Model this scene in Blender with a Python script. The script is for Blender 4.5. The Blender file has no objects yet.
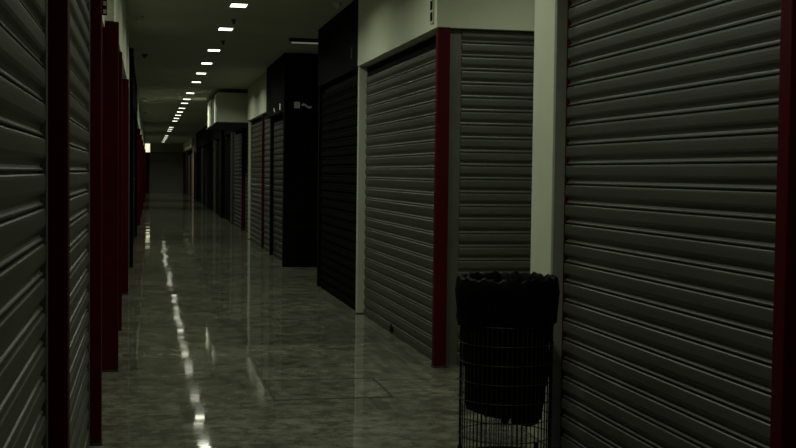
import bpy, bmesh, math, random
from mathutils import Vector, Matrix
random.seed(7)
PI = math.pi
SC = bpy.context.scene
COL = SC.collection

# ------------------------------------------------------------------ materials
def new_mat(name):
    m = bpy.data.materials.new(name); m.use_nodes = True
    nt = m.node_tree
    return m, nt, nt.nodes['Principled BSDF']

def paint(name, col, rough=0.5, var=0.18, scale=3.0, metal=0.0, spec=0.5, streak=None, bump=0.0):
    m, nt, b = new_mat(name)
    tc = nt.nodes.new('ShaderNodeTexCoord')
    mp = nt.nodes.new('ShaderNodeMapping')
    if streak: mp.inputs['Scale'].default_value = streak
    nz = nt.nodes.new('ShaderNodeTexNoise')
    nz.inputs['Scale'].default_value = scale; nz.inputs['Detail'].default_value = 5
    nz.inputs['Roughness'].default_value = 0.6
    rp = nt.nodes.new('ShaderNodeValToRGB')
    rp.color_ramp.elements[0].position = 0.3; rp.color_ramp.elements[1].position = 0.72
    lo = [c*(1-var) for c in col]; hi = [min(1, c*(1+var)) for c in col]
    rp.color_ramp.elements[0].color = (*lo, 1); rp.color_ramp.elements[1].color = (*hi, 1)
    L = nt.links.new
    L(tc.outputs['Object'], mp.inputs['Vector']); L(mp.outputs['Vector'], nz.inputs['Vector'])
    L(nz.outputs['Fac'], rp.inputs['Fac']); L(rp.outputs['Color'], b.inputs['Base Color'])
    b.inputs['Roughness'].default_value = rough
    b.inputs['Metallic'].default_value = metal
    b.inputs['Specular IOR Level'].default_value = spec
    if bump:
        bp = nt.nodes.new('ShaderNodeBump'); bp.inputs['Strength'].default_value = bump
        bp.inputs['Distance'].default_value = 0.01
        L(nz.outputs['Fac'], bp.inputs['Height']); L(bp.outputs['Normal'], b.inputs['Normal'])
    return m

def emit(name, col, s):
    m, nt, b = new_mat(name)
    b.inputs['Base Color'].default_value = (*col, 1)
    b.inputs['Emission Color'].default_value = (*col, 1)
    b.inputs['Emission Strength'].default_value = s
    return m

def floor_material():
    m, nt, b = new_mat('polished_granite_tile')
    L = nt.links.new
    tc = nt.nodes.new('ShaderNodeTexCoord')
    n1 = nt.nodes.new('ShaderNodeTexNoise'); n1.inputs['Scale'].default_value = 8; n1.inputs['Detail'].default_value = 6; n1.inputs['Roughness'].default_value = .65
    n2 = nt.nodes.new('ShaderNodeTexNoise'); n2.inputs['Scale'].default_value = 1.3; n2.inputs['Detail'].default_value = 3
    vo = nt.nodes.new('ShaderNodeTexVoronoi'); vo.inputs['Scale'].default_value = 17
    L(tc.outputs['Object'], n1.inputs['Vector']); L(tc.outputs['Object'], n2.inputs['Vector']); L(tc.outputs['Object'], vo.inputs['Vector'])
    r1 = nt.nodes.new('ShaderNodeValToRGB')
    e = r1.color_ramp.elements
    e[0].position = .38; e[0].color = (.095, .098, .072, 1)
    e[1].position = .66; e[1].color = (.225, .23, .17, 1)
    L(n1.outputs['Fac'], r1.inputs['Fac'])
    r2 = nt.nodes.new('ShaderNodeValToRGB')
    r2.color_ramp.elements[0].color = (.72, .72, .72, 1); r2.color_ramp.elements[1].color = (1.15, 1.15, 1.15, 1)
    L(vo.outputs['Color'], r2.inputs['Fac'])
    mx = nt.nodes.new('ShaderNodeMix'); mx.data_type = 'RGBA'; mx.blend_type = 'MULTIPLY'; mx.inputs['Factor'].default_value = .8
    L(r1.outputs['Color'], mx.inputs['A']); L(r2.outputs['Color'], mx.inputs['B'])
    # tile to tile shade difference: 0.6 m tiles
    sc = nt.nodes.new('ShaderNodeVectorMath'); sc.operation = 'SCALE'; sc.inputs['Scale'].default_value = 1/.6
    fl = nt.nodes.new('ShaderNodeVectorMath'); fl.operation = 'FLOOR'
    wn = nt.nodes.new('ShaderNodeTexWhiteNoise'); wn.noise_dimensions = '2D'
    L(tc.outputs['Object'], sc.inputs[0]); L(sc.outputs['Vector'], fl.inputs[0]); L(fl.outputs['Vector'], wn.inputs['Vector'])
    r3 = nt.nodes.new('ShaderNodeValToRGB')
    r3.color_ramp.elements[0].color = (.8, .8, .8, 1); r3.color_ramp.elements[1].color = (1.12, 1.12, 1.12, 1)
    L(wn.outputs['Value'], r3.inputs['Fac'])
    m2 = nt.nodes.new('ShaderNodeMix'); m2.data_type = 'RGBA'; m2.blend_type = 'MULTIPLY'; m2.inputs['Factor'].default_value = 1
    L(mx.outputs['Result'], m2.inputs['A']); L(r3.outputs['Color'], m2.inputs['B'])
    L(m2.outputs['Result'], b.inputs['Base Color'])
    # gloss: worn patches
    mr = nt.nodes.new('ShaderNodeMapRange'); mr.inputs['From Min'].default_value = .3; mr.inputs['From Max'].default_value = .7
    mr.inputs['To Min'].default_value = FLOOR_R[0]; mr.inputs['To Max'].default_value = FLOOR_R[1]
    L(n2.outputs['Fac'], mr.inputs['Value']); L(mr.outputs['Result'], b.inputs['Roughness'])
    b.inputs['Specular IOR Level'].default_value = FLOOR_SPEC
    # each tile lies a hair out of level, so reflections break from tile to tile
    w2 = nt.nodes.new('ShaderNodeTexWhiteNoise'); w2.noise_dimensions = '2D'
    L(fl.outputs['Vector'], w2.inputs['Vector'])
    sb = nt.nodes.new('ShaderNodeVectorMath'); sb.operation = 'SUBTRACT'; sb.inputs[1].default_value = (.5, .5, .5)
    L(w2.outputs['Color'], sb.inputs[0])
    s2 = nt.nodes.new('ShaderNodeVectorMath'); s2.operation = 'SCALE'; s2.inputs['Scale'].default_value = .006
    L(sb.outputs['Vector'], s2.inputs[0])
    bp = nt.nodes.new('ShaderNodeBump'); bp.inputs['Strength'].default_value = .03; bp.inputs['Distance'].default_value = .01
    L(n2.outputs['Fac'], bp.inputs['Height'])
    ad = nt.nodes.new('ShaderNodeVectorMath'); ad.operation = 'ADD'
    L(bp.outputs['Normal'], ad.inputs[0]); L(s2.outputs['Vector'], ad.inputs[1])
    no = nt.nodes.new('ShaderNodeVectorMath'); no.operation = 'NORMALIZE'
    L(ad.outputs['Vector'], no.inputs[0]); L(no.outputs['Vector'], b.inputs['Normal'])
    return m

FLOOR_R = (.012, .08); FLOOR_SPEC = .2
LAMP = 5.0
WATT = 10.8
M = dict(
    wall=paint('cream_wall_paint', (.66, .69, .53), .6, .06, 2.5),
    ceil=paint('grey_ceiling_paint', (.52, .52, .41), .8, .07, 1.2),
    floor=floor_material(),
    slat=paint('grey_slat_steel', (.086, .090, .074), .42, .16, 4, metal=.35, streak=(.5, 3, 3)),
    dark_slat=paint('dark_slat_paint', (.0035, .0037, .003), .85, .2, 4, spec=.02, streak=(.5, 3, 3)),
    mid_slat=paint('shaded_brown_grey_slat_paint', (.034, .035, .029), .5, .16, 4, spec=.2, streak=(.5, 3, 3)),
    pale_slat=paint('haze_paled_slat_paint', (.36, .37, .32), .5, .1, 4, streak=(.5, 3, 3)),  # slat paint lightened to stand in for haze at the far end
    channel=paint('grey_channel_paint', (.24, .25, .20), .55, .12, 6),
    steel=paint('dull_galvanised_steel', (.10, .105, .085), .5, .15, 6, metal=.4),
    red=paint('dark_red_paint', (.055, .0008, .0025), .5, .15, 5, spec=.1),
    black=paint('black_paint', (.003, .003, .0025), .8, .2, 4, spec=.05),
    cavity=paint('near_black_matt', (.02, .02, .018), .8, .2, 4),  # even near-black for rails, feet, housing and dark edges
    bag=paint('black_plastic_film', (.002, .002, .002), .5, .2, 9, spec=.05),
    wire=paint('grey_coated_wire', (.015, .0155, .013), .6, .15, 8, spec=.25),
    bright_wall=paint('light_lifted_cream_wall_paint', (.86, .88, .70), .6, .04, 2.5),  # wall paint brightened in place of lamp light on the overhanging box
    sensor_dark=paint('grey_sensor_plastic', (.10, .10, .08), .6, .1, 8),
    trimw=paint('pale_post_paint', (.52, .54, .42), .55, .08, 3),
    pink=paint('pale_pink_paint', (.8, .56, .48), .55, .08, 3),
    white=paint('white_plastic', (.7, .7, .62), .45, .05, 8),
    decal=paint('white_sign_vinyl', (.92, .94, .86), .5, .05, 8),
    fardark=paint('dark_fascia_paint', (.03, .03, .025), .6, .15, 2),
    joint=paint('dark_grout', (.02, .02, .015), .8, .2, 10),
    lamp=emit('lamp_diffuser_glow', (1.0, 1.0, .78), LAMP),
    glowtube=emit('added_tube_glow', (1.0, 1.0, .85), .10),  # slight glow given to an unlit tube so its line shows
    sign=emit('lightbox_glow', (1.0, 1.0, .66), .9),
)

# ------------------------------------------------------------------ helpers
class MB:
    def __init__(s): s.bm = bmesh.new()
    def box(s, a, b, bev=0.0):
        x0, x1 = sorted((a[0], b[0])); y0, y1 = sorted((a[1], b[1])); z0, z1 = sorted((a[2], b[2]))
        r = bmesh.ops.create_cube(s.bm, size=1)
        vs = r['verts']
        for v in vs:
            v.co = Vector(((x0+x1)/2 + v.co.x*(x1-x0), (y0+y1)/2 + v.co.y*(y1-y0), (z0+z1)/2 + v.co.z*(z1-z0)))
        if bev:
            es = list({e for v in vs for e in v.link_edges})
            bmesh.ops.bevel(s.bm, geom=es, offset=bev, segments=2, profile=.6, affect='EDGES')
        return s
    def tube(s, pts, r, n=6, closed=False):
        pts = [Vector(p) for p in pts]; rings = []
        N = len(pts)
        for i, p in enumerate(pts):
            if closed: t = pts[(i+1) % N]-pts[i-1]
            else: t = pts[min(i+1, N-1)]-pts[max(i-1, 0)]
            t.normalize()
            up = Vector((0, 0, 1)) if abs(t.z) < .9 else Vector((1, 0, 0))
            a = t.cross(up).normalized(); c = t.cross(a)
            rings.append([s.bm.verts.new(p+(a*math.cos(2*PI*k/n)+c*math.sin(2*PI*k/n))*r) for k in range(n)])
        for i in range(N if closed else N-1):
            A, B = rings[i], rings[(i+1) % N]
            for k in range(n): s.bm.faces.new((A[k], A[(k+1) % n], B[(k+1) % n], B[k]))
        if not closed:
            s.bm.faces.new(rings[0]); s.bm.faces.new(rings[-1])
        return s
    def lathe(s, prof, c=(0, 0, 0), n=32, cap0=True, cap1=True, fn=None):
        rings = []
        for (r, z) in prof:
            ring = []
            for k in range(n):
                a = 2*PI*k/n
                rr, zz = (r, z) if fn is None else fn(r, z, a)
                ring.append(s.bm.verts.new((c[0]+rr*math.cos(a), c[1]+rr*math.sin(a), c[2]+zz)))
            rings.append(ring)
        for A, B in zip(rings, rings[1:]):
            for k in range(n): s.bm.faces.new((A[k], A[(k+1) % n], B[(k+1) % n], B[k]))
        if cap0: s.bm.faces.new(rings[0])
        if cap1: s.bm.faces.new(rings[-1])
        return s
    def sweep_x(s, prof, x0, x1):
        # profile [(y, z)] closed outline extruded along x
        A = [s.bm.verts.new((x0, y, z)) for y, z in prof]; B = [s.bm.verts.new((x1, y, z)) for y, z in prof]
        n = len(prof)
        for k in range(n): s.bm.faces.new((A[k], A[(k+1) % n], B[(k+1) % n], B[k]))
        s.bm.faces.new(A); s.bm.faces.new(B)
        return s
    def build(s, name, mat, parent=None, loc=(0, 0, 0), smooth=False):
        bmesh.ops.recalc_face_normals(s.bm, faces=s.bm.faces)
        me = bpy.data.meshes.new(name); s.bm.to_mesh(me); s.bm.free()
        me.materials.append(mat)
        if smooth:
            for p in me.polygons: p.use_smooth = True
        o = bpy.data.objects.new(name, me); COL.objects.link(o); o.location = loc
        if parent: o.parent = parent
        return o

def tag(o, label=None, cat=None, group=None, kind=None):
    for k, v in (('label', label), ('category', cat), ('group', group), ('kind', kind)):
        if v: o[k] = v
    return o
def thing(name, label, cat, loc, rz=0, group=None):
    o = bpy.data.objects.new(name, None); COL.objects.link(o)
    o.empty_display_size = .1
    o.location = loc; o.rotation_euler = (0, 0, rz)
    return tag(o, label, cat, group)
def struct(name, a, b, mat, label, bev=0.0, cat=None):
    # origin at the box's base centre
    c = ((a[0]+b[0])/2, (a[1]+b[1])/2, min(a[2], b[2]))
    q = MB().box([a[i]-c[i] for i in range(3)], [b[i]-c[i] for i in range(3)], bev)
    return tag(q.build(name, mat, None, c), label, cat, None, 'structure')

# ------------------------------------------------------------------ dimensions
XL, XR, H = -.235, 2.10, 3.26
YE = 81.0
OPEN = 2.54

# ------------------------------------------------------------------ room shell
struct('floor', (-2, -4, -.2), (6, YE+.3, 0), M['floor'], 'polished mottled grey-green stone floor of the corridor', cat='floor')
struct('ceiling', (-2, -4, H), (6, YE+.3, H+.2), M['ceil'], 'dim flat ceiling over the corridor', cat='ceiling')
struct('wall_end', (-2, YE+.02, 0), (6, YE+.3, H), M['fardark'], 'dark wall closing the far end of the corridor', cat='wall')
struct('wall_back', (-2, -4.2, 0), (6, -4, H), M['fardark'], 'dark wall behind the viewpoint', cat='wall')
# left side
struct('wall_left', (-.6, -4, 0), (XL-.03, .9, H), M['wall'], 'plain wall left of the nearest grey shutter', cat='wall')
struct('wall_left.001', (-.6, .9, OPEN+.02), (XL, 6.48, H), M['wall'], 'pale fascia above the two near left red posts', cat='wall')
struct('wall_left.005', (-.6, 6.50, 2.46), (-.30, 8.66, H), M['wall'], 'recessed pale fascia between second and third left red posts', cat='wall')
struct('wall_left.006', (-.6, 8.66, 2.508), (XL, 15.6, H), M['wall'], 'pale fascia above the brightest left red post', cat='wall')
# right side
struct('wall_right', (XR+.04, -4, 0), (2.6, 3.5, H), M['wall'], 'plain wall nearer than the right-hand red post', cat='wall')
struct('wall_right.001', (XR, 3.5, OPEN), (2.5, 5.96, H), M['wall'], 'pale fascia over the big shutter on the right', cat='wall')
struct('wall_right.002', (XR, 5.96, 0), (5.0, 6.30, H), M['wall'], 'pale pillar behind the waste basket at the passage mouth', cat='wall', bev=.006)
struct('wall_right.003', (XR, 8.57, OPEN), (4.8, 11.95, H), M['wall'], 'pale fascia wrapping the corner over two shutters', cat='wall')
struct('wall_right.004', (4.8, 6.3, 0), (5.0, 8.57, H), M['fardark'], 'closed end of the side passage', cat='wall')
struct('wall_right.005', (4.55, 8.57, 0), (4.8, 8.9, OPEN), M['wall'], 'wall beyond the passage shutter', cat='wall')

# ------------------------------------------------------------------ roller shutters
PITCH = .1027
SLAT = [(-.006, 0), (-.006, -.0035), (.0105, -.0035), (.0138, -.007), (.0152, -.014), (.0158, -.030), (.0155, -.050), (.012, -.060),
        (.003, -.072), (-.001, -.082), (.001, -.0875), (.006, -.090), (.008, -.0925), (.008, -.097), (-.006, -.0985)]
def shutter(w, top, label, loc, rz, mat='slat', off=.067, group=None, lock=None, rails=(.06, .06), railmat='steel', slot=True, lip=.006):
    """closed roller shutter: w wide, curtain up to `top`; faces local -Y"""
    t = thing('roller_shutter', label, 'roller shutter', loc, rz, group)
    prof = []
    n = int(round((top-off)/PITCH))
    for i in range(n):
        z0 = off + (n-i)*PITCH
        for d, z in SLAT: prof.append((-d, z0+z))
    prof.append((.006, off)); prof.append((.012, off)); prof.append((.012, off+n*PITCH))
    MB().sweep_x(prof, -w/2, w/2).build('slat_curtain', M[mat], t)
    MB().box((-w/2, -.018, .004), (w/2, .014, off-.002), .004).build('bottom_bar', M[mat], t)
    for sgn, rw in ((-1, rails[0]), (1, rails[1])):
        if rw: MB().box((sgn*w/2, -lip, 0), (sgn*(w/2+rw), .05, OPEN-.005), .002).build('guide_rail', M[railmat], t)
    if slot:
        MB().box((-w/2, .014, off+n*PITCH-.06), (w/2, .05, OPEN-.014)).build('slot_shade_sheet', M['black'], t)  # black sheet standing in for the shade in the slot above the curtain
    if lock is not None:
        l = MB().box((lock-.05, -.034, .02), (lock+.05, -.018, .062), .004)
        l.tube([(lock-.03, -.03, .06), (lock-.03, -.03, .085), (lock+.03, -.03, .085), (lock+.03, -.03, .06)], .005)
        l.build('padlock_hasp', M['black'], t)
    return t
RR, LL = -PI/2, PI/2

# left wall
SXL = -.309
shutter(2.62, 2.48, 'nearest grey shutter at the left edge, before the first red post', (SXL, 2.31, 0), LL, off=.105, lip=.0175)
shutter(2.40, 2.48, 'narrow sliver of grey shutter between the two near left red posts', (SXL, 5.07, 0), LL, off=.105, lip=.0175)
for i, (y0, y1, lab) in enumerate([(6.50, 8.66, 'left grey shutter hidden between second and third red posts'),
                                   (8.78, 10.86, 'left grey shutter just beyond the brightest red post'),
                                   (10.98, 14.08, 'left grey shutter before the black left shop unit')]):
    shutter(y1-y0-.1, 2.37 if i == 0 else 2.48, lab, (SXL-.035, (y0+y1)/2, 0), LL, off=.105, slot=False)
# right wall
SXR = 2.17
shutter(2.21, 2.48, 'large grey shutter filling the right of the view, beside the basket', (SXR, 4.795, 0), RR, rails=(.028, .02), railmat='red', lip=.012)
struct('trim_5', (XR+.002, 5.93, 0), (XR+.075, 5.957, OPEN-.004), M['channel'], 'dull steel channel on the near side of the pale pillar', cat='trim')
# corner block
shutter(3.12, 2.47, 'grey shutter facing the corridor, left of the corner red post', (2.19, 10.31, 0), RR, lock=-.1, rails=(.05, .06), off=.06, railmat='cavity', lip=-.003)
shutter(2.1, 2.49, 'grey shutter in the side passage behind the waste basket', (2.31+1.05, 8.64, 0), 0, rails=(.125, .08), off=.075)
# dark unit next door
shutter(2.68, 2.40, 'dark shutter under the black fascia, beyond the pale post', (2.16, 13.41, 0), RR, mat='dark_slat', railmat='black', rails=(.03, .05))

# ------------------------------------------------------------------ posts
def post(a, b, label, mat='red', cap=None, group=None, foot=True, cat='post', name='red_post', bev=.006):
    c = ((a[0]+b[0])/2, (a[1]+b[1])/2, a[2])
    t = thing(name, label, cat, c, 0, group)
    hw = [abs(b[i]-a[i])/2 for i in range(2)]; h = b[2]-a[2]
    MB().box((-hw[0], -hw[1], 0), (hw[0], hw[1], h), bev).build('shaft', M[mat], t)
    if foot:
        MB().box((-hw[0]-.006, -hw[1]-.006, 0), (hw[0]+.006, hw[1]+.006, .012), .003).build('base_plate', M['cavity'], t)
    if cap: 
        MB().box((-hw[0]-.004, -hw[1]-.004, h), (hw[0]+.004, hw[1]+.004, h+cap), .003).build('cap', M['trimw'], t)
    return t
PT = OPEN+.02
post((-.30, 3.70, 0), (XL, 3.79, PT), 'wide dark red post nearest the left edge')
p = post((-.30, 6.35, 0), (XL, 6.46, PT), 'second dark red post on the left, right of the narrow shutter')
MB().box((0, 0, 0), (.024, .012, .27), .002).build('slotted_bracket', M['black'], p, (.0335, .0, 2.26))
for i in range(6):
    MB().box((.004, -.006, 0), (.02, 0, .022), .002).build('bracket_stud', M['trimw'], p, (.0335, 0, 2.268+i*.042))
p = post((-.335, 8.68, 0), (-.203, 8.76, PT-.055), 'brightest red post on the left, below the pale fascia', foot=True)
MB().box((0, -.01, 0), (.05, .03, .035), .004).build('corner_tab', M['white'], p, (-.033, -.02, PT-.055))
post((-.335, 10.87, 0), (-.224, 10.95, PT-.055), 'thin red post just behind the brightest left red post')
post((-.335, 14.10, 0), (-.216, 14.18, PT-.055), 'dark red post beside the black shop unit on the left')
post((XR, 3.60, 0), (2.20, 3.677, PT-.02), 'red post at the right edge, near end of large shutter')
post((XR, 8.53, 0), (2.195, 8.60, OPEN-.002), 'tall red corner post between the two corner shutters')
post((2.112, 11.925, 0), (2.205, 12.005, OPEN-.002), 'slim pale post between grey shutter and dark shutter', mat='trimw', name='pale_post')

# little vent box high on the corner fascia
t = thing('wall_vent', 'small dark slotted vent plate high on the pale corner fascia', 'vent', (XR, 8.70, 2.58))
MB().box((-.012, -.045, 0), (0, .045, .19), .003).build('plate', M['trimw'], t)
for i in range(2):
    MB().box((-.016, -.03, .02+i*.085), (-.011, .03, .085+i*.085), .002).build('slot', M['black'], t)

# ------------------------------------------------------------------ dark unit and black kiosk on the right
t = thing('shop_fascia', 'black fascia panel above the dark shutter, up to the ceiling', 'fascia', (2.3, 13.44, OPEN-.01))
MB().box((-.19, -1.482, 0), (.2, 1.482, H-OPEN+.008), .004).build('panel', M['black'], t)
MB().box((-.205, -1.12, .12), (-.19, -1.095, .24), .003).build('latch', M['steel'], t)
post((2.12, 14.83, 0), (2.25, 14.92, OPEN-.011), 'black post at the far edge of the dark shutter', mat='black', name='black_post')
struct('wall_right.006', (2.26, 14.925, 0), (4.8, 14.95, H), M['fardark'], 'dark partition along the second side passage', cat='wall')
struct('wall_right.007', (4.8, 14.95, 0), (5.0, 18.0, H), M['fardark'], 'closed end of the second side passage', cat='wall')

KY0, KY1, KX = 17.95, 20.75, 2.03
t = thing('shop_kiosk', 'tall black shop front with small white emblems, beyond the second passage', 'kiosk', (KX, KY0, 0))
MB().box((0, 0, 0), (1.9, .16, H-.004), .004).build('front_panel', M['black'], t)
MB().box((0, .16, 2.38), (.3, KY1-KY0, H-.004), .004).build('side_fascia', M['black'], t)
MB().box((.07, KY1-KY0-.12, 0), (.2, KY1-KY0, 2.38), .004).build('corner_post', M['black'], t)
def emblem_square(par, loc, rz):
    q = MB()
    for i in range(3):
        for j in range(3):
            q.box((i*.030, -.006, j*.033), (i*.030+.028, 0, j*.033+.031))
    o = q.build('square_emblem', M['decal'], par, loc); o.rotation_euler.z = rz
def emblem_swoosh(par, loc, rz):
    q = MB()
    pts = [(0, .055), (.03, .066), (.062, .052), (.09, .030), (.12, .022), (.15, .030)]
    for (x0, z0), (x1, z1) in zip(pts, pts[1:]):
        A = []
        for y in (-.006, 0):
            A.append([q.bm.verts.new((x0, y, z0-.02)), q.bm.verts.new((x1, y, z1-.02)), q.bm.verts.new((x1, y, z1+.016)), q.bm.verts.new((x0, y, z0+.016))])
        q.bm.faces.new(A[0]); q.bm.faces.new(A[1])
        for k in range(4): q.bm.faces.new((A[0][k], A[0][(k+1) % 4], A[1][(k+1) % 4], A[1][k]))
    o = q.build('swoosh_emblem', M['decal'], par, loc); o.rotation_euler.z = rz
emblem_square(t, (.15, -.001, 2.425), 0); emblem_swoosh(t, (.265, -.001, 2.42), 0)
emblem_square(t, (-.001, .62, 2.425), -PI/2); emblem_swoosh(t, (-.001, 1.5, 2.42), -PI/2)
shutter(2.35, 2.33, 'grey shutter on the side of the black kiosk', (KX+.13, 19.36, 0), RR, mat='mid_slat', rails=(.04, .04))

# ------------------------------------------------------------------ units further along the right wall
shutter(1.45, 2.45, 'narrow grey shutter between black kiosk and dark red post', (2.17, 21.58, 0), RR)
post((2.12, 22.40, 0), (2.23, 22.50, OPEN-.002), 'dark red post between kiosk and the tall pale post')
shutter(2.75, 2.45, 'grey shutter left of the dark red post by the kiosk', (2.17, 23.98, 0), RR)
post((2.12, 25.44, 0), (2.22, 25.56, OPEN-.002), 'tall pale post right of the overhanging box', mat='trimw', name='pale_post')
struct('wall_right.008', (2.10, KY1+.005, OPEN), (2.6, 25.6, H), M['wall'], 'pale fascia between kiosk and overhanging box', cat='wall')
# overhanging bulkhead
t = struct('wall_right.009', (1.50, 26.2, OPEN-.01), (2.9, 30.6, 3.18), M['bright_wall'], 'pale overhanging box below the ceiling on the right', cat='wall', bev=.01)
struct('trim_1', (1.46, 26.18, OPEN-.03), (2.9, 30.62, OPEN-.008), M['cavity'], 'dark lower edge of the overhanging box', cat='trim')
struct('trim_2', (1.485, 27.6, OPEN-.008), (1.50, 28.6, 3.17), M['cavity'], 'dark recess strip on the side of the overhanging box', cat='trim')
XF = 2.28
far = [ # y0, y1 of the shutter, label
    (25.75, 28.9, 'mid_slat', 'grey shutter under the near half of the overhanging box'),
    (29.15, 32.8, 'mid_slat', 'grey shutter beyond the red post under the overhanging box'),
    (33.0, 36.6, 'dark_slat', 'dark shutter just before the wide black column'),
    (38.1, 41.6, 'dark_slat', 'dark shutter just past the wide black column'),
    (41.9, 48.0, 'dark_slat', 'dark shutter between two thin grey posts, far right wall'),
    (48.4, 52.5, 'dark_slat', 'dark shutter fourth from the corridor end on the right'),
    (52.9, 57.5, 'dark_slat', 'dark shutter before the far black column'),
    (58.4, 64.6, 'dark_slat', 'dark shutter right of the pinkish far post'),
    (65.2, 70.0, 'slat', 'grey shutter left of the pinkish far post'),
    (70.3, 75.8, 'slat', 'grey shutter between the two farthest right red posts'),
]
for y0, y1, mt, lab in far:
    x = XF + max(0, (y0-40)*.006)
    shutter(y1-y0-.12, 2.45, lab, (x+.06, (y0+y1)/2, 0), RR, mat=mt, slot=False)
def farpost(y, w, d, label, mat, name, top=OPEN, cap=None):
    x = XF + max(0, (y-40)*.006)
    post((x-.03, y, 0), (x-.03+w, y+d, top-.002), label, mat=mat, name=name, cap=cap)
farpost(28.95, .09, .12, 'red post under the overhanging box on the right', 'red', 'red_post')
farpost(32.84, .05, .1, 'thin grey post beyond the overhanging box', 'steel', 'grey_post')
post((2.22, 36.75, 0), (2.55, 37.95, H-.004), 'wide black column on the far right wall', mat='black', name='black_column')
farpost(41.68, .07, .12, 'thin grey post just left of the wide black column', 'steel', 'grey_post')
farpost(48.12, .06, .12, 'second thin grey post past the wide black column', 'steel', 'grey_post')
farpost(52.6, .07, .12, 'third thin grey post past the wide black column', 'steel', 'grey_post')
post((2.33, 57.6, 0), (2.60, 58.3, H-.004), 'far narrow black column between thin grey post and pinkish post', mat='black', name='black_column')
farpost(64.75, .17, .3, 'pinkish pale post with light top near the corridor end', 'pink', 'pink_post', top=2.72, cap=.0)
farpost(70.05, .14, .2, 'red post left of the pinkish post at the far end', 'red', 'red_post')
farpost(75.9, .14, .2, 'farthest red post on the right, by the end wall', 'red', 'red_post')
struct('wall_right.010', (2.30, 30.65, OPEN), (2.8, 36.7, H), M['black'], 'dark fascia past the overhanging box', cat='wall')
struct('wall_right.011', (2.28, 38.0, OPEN), (2.8, 57.5, H), M['black'], 'dark fascia between the two black columns', cat='wall')
struct('wall_right.012', (2.60, 58.4, OPEN), (2.9, 64.7, H), M['black'], 'dark fascia before the pinkish post', cat='wall')
struct('wall_right.013', (2.32, 64.8, OPEN+.2), (2.95, YE, H), M['wall'], 'pale fascia at the far right end', cat='wall')
struct('wall_right.014', (2.46, 76.2, 0), (2.9, YE, OPEN+.2), M['fardark'], 'dark wall between last red post and corridor end', cat='wall')
struct('trim_3', (2.06, 43.0, H-.12), (2.28, 44.6, H), M['wall'], 'pale stub of fascia at the ceiling beyond the black column', cat='trim')

# ------------------------------------------------------------------ far left wall
t = thing('shop_kiosk', 'long black shop unit on the left beyond the red posts', 'kiosk', (-.21, 18.0, 0))
MB().box((-.4, 0, 0), (0, .3, H-.004), .004).build('front_panel', M['black'], t)
MB().box((-.4, .3, OPEN), (-.015, 8.6, H-.004), .004).build('side_fascia', M['black'], t)
MB().box((-.4, 8.45, 0), (-.01, 8.6, OPEN), .004).build('corner_post', M['black'], t)
MB().box((-.4, .3, 0), (-.05, 8.45, .12), .004).build('plinth', M['black'], t)
shutter(7.9, 2.45, 'dark shutter inside the long black unit on the left', (-.28, 22.38, 0), LL, mat='dark_slat', slot=False)
struct('wall_left.002', (-.6, 15.62, 0), (-.26, 17.98, H), M['fardark'], 'dark wall between left red posts and black unit', cat='wall')
struct('wall_left.003', (-.6, 26.62, OPEN), (XL+.02, 44.0, H), M['wall'], 'pale fascia beyond the black unit on the left', cat='wall')
struct('wall_left.004', (-.6, 44.02, OPEN), (XL+.06, YE, H), M['wall'], 'pale fascia far along the left wall', cat='wall')
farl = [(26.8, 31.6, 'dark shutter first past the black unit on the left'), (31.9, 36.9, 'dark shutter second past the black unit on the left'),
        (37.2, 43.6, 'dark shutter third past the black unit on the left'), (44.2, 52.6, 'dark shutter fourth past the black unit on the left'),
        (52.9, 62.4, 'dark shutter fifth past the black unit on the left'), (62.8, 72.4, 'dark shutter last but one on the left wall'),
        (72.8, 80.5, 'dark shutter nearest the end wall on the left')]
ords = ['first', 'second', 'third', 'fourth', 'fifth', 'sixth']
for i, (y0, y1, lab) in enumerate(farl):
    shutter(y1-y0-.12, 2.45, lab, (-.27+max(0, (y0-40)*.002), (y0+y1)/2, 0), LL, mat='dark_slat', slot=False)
for i, (a, b) in enumerate(zip(farl, farl[1:])):
    y = (a[1]+b[0])/2; x = -.24+max(0, (y-30)*.0028)
    post((-.33, y-.08, 0), (x+.05, y+.08, OPEN-.002), ords[i]+' far red post beyond the black unit on the left')
post((-.2, 80.6, 0), (.10, 80.9, OPEN-.002), 'red post at the left end of the far end wall')

# end wall: big shutter, beam, lightbox
shutter(2.2, 2.62, 'wide dark shutter closing the far end of the corridor', (1.24, YE-.06, 0), 0, mat='pale_slat', slot=False)
struct('trim_4', (-.2, YE-.14, 2.68), (2.6, YE, H), M['ceil'], 'beam above the far end shutter', cat='trim')
t = thing('lightbox', 'small bright lit box at the left end of the far beam', 'lightbox', (0, YE-.4, 2.66))
MB().box((-.17, 0, 0), (.17, .261, .59), .01).build('casing', M['white'], t)
MB().box((-.16, -.012, .01), (.16, 0, .58), .004).build('lit_face', M['sign'], t)

# ------------------------------------------------------------------ ceiling fittings
def downlight(x, y, label, watt=None):
    t = thing('ceiling_light', label, 'ceiling light', (x, y, H), 0, 'row of downlights along the corridor ceiling')
    q = MB()
    w, d = .085, .13
    q.box((-w-.02, -d-.02, -.008), (-w, d+.02, 0)); q.box((w, -d-.02, -.008), (w+.02, d+.02, 0))
    q.box((-w, -d-.02, -.008), (w, -d, 0)); q.box((-w, d, -.008), (w, d+.02, 0))
    q.build('frame', M['white'], t)
    MB().box((-w, -d, -.006), (w, d, -.001)).build('diffuser', M['lamp'], t)
    li = bpy.data.lights.new('downlight_beam', 'AREA'); li.shape = 'RECTANGLE'; li.size = 2*w; li.size_y = 2*d
    li.energy = WATT if watt is None else watt; li.color = (.94, 1.0, .80); li.spread = math.radians(156)
    lo = bpy.data.objects.new('downlight_beam', li); COL.objects.link(lo); lo.parent = t; lo.location = (0, 0, -.012)
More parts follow.
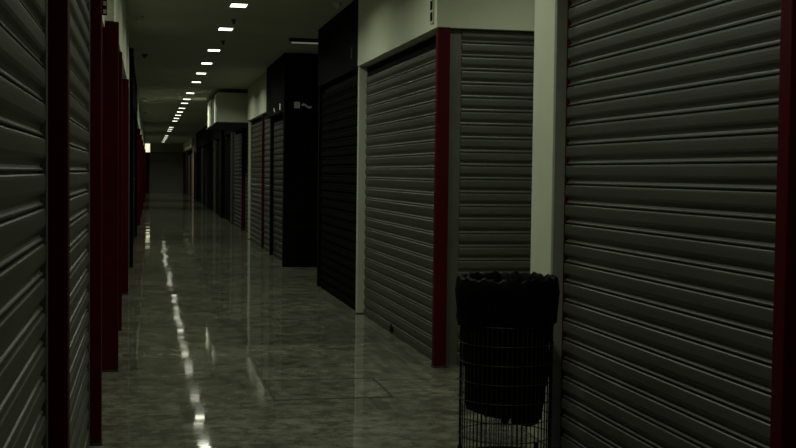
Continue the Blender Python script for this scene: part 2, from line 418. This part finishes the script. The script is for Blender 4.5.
ys = [13.0, 15.2, 17.9, 20.1, 22.2, 24.4, 27.9, 30.3, 32.1, 34.7, 36.9, 39.1, 41.4, 43.7, 50, 52.4, 55, 62, 64.5, 67, 70, 73, 76]
names = 'nearest,second,third,fourth,fifth,sixth,seventh,eighth,ninth,tenth,eleventh,twelfth,thirteenth,fourteenth,fifteenth,sixteenth,seventeenth,eighteenth,nineteenth,twentieth,third last,second last,farthest'.split(',')
for y, nm in zip(ys, names):
    downlight(.965, y, nm + ' of the lit rectangular ceiling lights seen down the corridor', WATT*1.25)
for y, nm in [(10.9, 'just above the top of the view'), (8.6, 'above the red corner post, out of view'), (6.4, 'above the waste basket, out of view'), (4.2, 'above the large right shutter, out of view')]:
    downlight(.965, y, 'lit rectangular ceiling light ' + nm)
downlight(.965, 1.9, 'added unseen dim ceiling light overhead, ahead of the viewpoint', 3.5)  # extra weak lamp put in to light the near left red post

downlight(2.85, 7.35, 'lit rectangular ceiling light over the side passage, behind the pale pillar', 7.0)

t = thing('batten_light', 'thin unlit tube light with added glow on the ceiling before the black kiosk', 'tube light', (2.21, 16.0, H))
MB().box((-.34, -.05, -.05), (.34, .05, 0), .004).build('housing', M['cavity'], t)
MB().tube([(-.31, -.02, -.06), (.31, -.02, -.06)], .010, 8).build('tube', M['glowtube'], t)
for s in (-1, 1): MB().box((s*.33-.012, -.04, -.085), (s*.33+.012, .0, -.04), .003).build('end_cap', M['white'], t)

def sensor(x, y, label, r=.05, mat='white', grp=None):
    t = thing('ceiling_sensor', label, 'sensor', (x, y, H), 0, grp)
    MB().lathe([(r, 0), (r, -.012), (r*.85, -.02)], n=20, cap0=True).build('base_ring', M[mat], t)
    MB().lathe([(r*.6, -.0195), (r*.55, -.045), (r*.3, -.056)], n=20).build('dome', M[mat], t)
sensor(1.98, 12.55, 'pale round sensor on the ceiling beside the black fascia')
sensor(-.1, 14.3, 'pale round sensor on the ceiling by the left pale fascia', .055)
sensor(1.0, 14.25, 'dark round sensor between the nearest and second ceiling lights', .03, 'sensor_dark')
sensor(1.02, 16.6, 'dark round sensor between the second and third ceiling lights', .03, 'sensor_dark')
sensor(-.05, 18.9, 'dark round sensor on the ceiling right of the black left unit', .05, 'sensor_dark')
sensor(-.09, 30.5, 'pale sensor far along the left ceiling, nearer one', .07)
sensor(-.07, 37.6, 'pale sensor far along the left ceiling, farther one', .09)

# ------------------------------------------------------------------ floor hatch outline
t = thing('floor_hatch', 'thin dark-edged rectangular floor cover set in the tiles', 'floor hatch', (1.18, 7.80, 0))
q = MB()
for a, b in (((-.39, -.36), (.39, -.345)), ((-.39, .355), (.39, .36)), ((-.39, -.345), (-.376, .345)), ((.376, -.345), (.39, .345))):
    q.box((a[0], a[1], 0), (b[0], b[1], .0025))
q.build('edge_strip', M['joint'], t)

# ------------------------------------------------------------------ wire basket and liner
BX, BY, BR, BT = 1.736, 5.56, .229, .905
t = thing('waste_basket', 'tall round wire waste basket by the pale pillar', 'waste basket', (BX, BY, 0))
q = MB(); NW = 58
for k in range(NW):
    a = 2*PI*k/NW
    q.tube([(BR*math.cos(a)*f_, BR*math.sin(a)*f_, z) for f_, z in ((.985, .03), (.99, .5), (1.0, BT))], .0026, 5)
for z in [.17+.092*i for i in range(9)]:
    rr = BR*(.985+.015*z/BT)+.004
    q.tube([(rr*math.cos(2*PI*k/40), rr*math.sin(2*PI*k/40), z) for k in range(40)], .0028, 5, True)
q.build('wire_cage', M['wire'], t)
for nm, z, r in (('top_rim', BT, .007), ('bottom_rim', .03, .008)):
    MB().tube([((BR+.002)*math.cos(2*PI*k/48), (BR+.002)*math.sin(2*PI*k/48), z) for k in range(48)], r, 8, True).build(nm, M['wire'], t, smooth=True)
MB().lathe([(BR-.012, .03), (BR-.008, .055)], n=40).build('bottom_plate', M['black'], t)
for k in range(3):
    a = 2*PI*k/3+.5
    MB().tube([(.23*math.cos(a), .23*math.sin(a), 0), (.23*math.cos(a), .23*math.sin(a), .09)], .012, 8).build('foot', M['black'], t)
# liner: inner sack + folded collar
def wob(a, z): return .006*math.sin(9*a+3*z*7)+.005*math.sin(17*a-z*11)+.004*math.sin(31*a+z*23)
t2 = thing('bin_liner', 'black plastic liner folded over the rim of the wire basket', 'bin liner', (BX, BY, 0))
q = MB()
def f_in(r, z, a):
    k = max(0, (.62-z)/.5)
    zz = z
    if z < .36:
        zz = z + .032*math.sin(2*a+.6) + .028*math.sin(5*a+1.9) + .012*math.sin(11*a)
    return max(.005, r+wob(a, z)*(1+.8*k)-.006), zz
q.lathe([(BR-.008, BT+.004), (BR-.010, .80), (BR-.012, .66), (BR-.018, .55), (BR-.022, .48), (BR-.028, .41), (BR-.036, .35), (BR-.05, .30), (BR-.09, .28), (.05, .285)], n=96, cap0=False, fn=f_in)
q.build('sack', M['bag'], t2, smooth=True)
q = MB()
def f_out(r, z, a):
    zz = z
    if z < .76: zz = z + .018*math.sin(3*a+1)+.012*math.sin(8*a)+.006*math.sin(21*a)
    if z > .93: zz = z + .006*math.sin(13*a)+.005*math.sin(29*a+1)
    return r + wob(a, z)*(.35 if z > .9 else .6), zz
q.lathe([(BR-.012, .90), (BR-.006, .945), (BR+.006, .952), (BR+.018, .94), (BR+.022, .88), (BR+.020, .82), (BR+.018, .78), (BR+.016, .735), (BR+.013, .732), (BR+.012, .78), (BR+.011, .9)], n=120, cap0=False, cap1=False, fn=f_out)
q.build('folded_collar', M['bag'], t2, smooth=True)

# ------------------------------------------------------------------ world, camera, view
w = bpy.data.worlds.new('World'); SC.world = w; w.use_nodes = True
w.node_tree.nodes['Background'].inputs['Color'].default_value = (0, 0, 0, 1)
w.node_tree.nodes['Background'].inputs['Strength'].default_value = 0

cam = bpy.data.cameras.new('camera'); co = bpy.data.objects.new('camera', cam); COL.objects.link(co)
cam.sensor_width = 36; cam.lens = 1180/796*36; cam.clip_start = .02; cam.clip_end = 300
co.matrix_world = (Matrix.Translation((0, 0, 1.45)) @ Matrix.Rotation(-math.radians(12.0036), 4, 'Z')
                   @ Matrix.Rotation(math.radians(90-2.4501), 4, 'X') @ Matrix.Rotation(.012, 4, 'Z'))
SC.camera = co
vs = SC.view_settings
vs.view_transform = 'Standard'; vs.look = 'None'; vs.exposure = 0; vs.gamma = 1; vs.use_curve_mapping = False
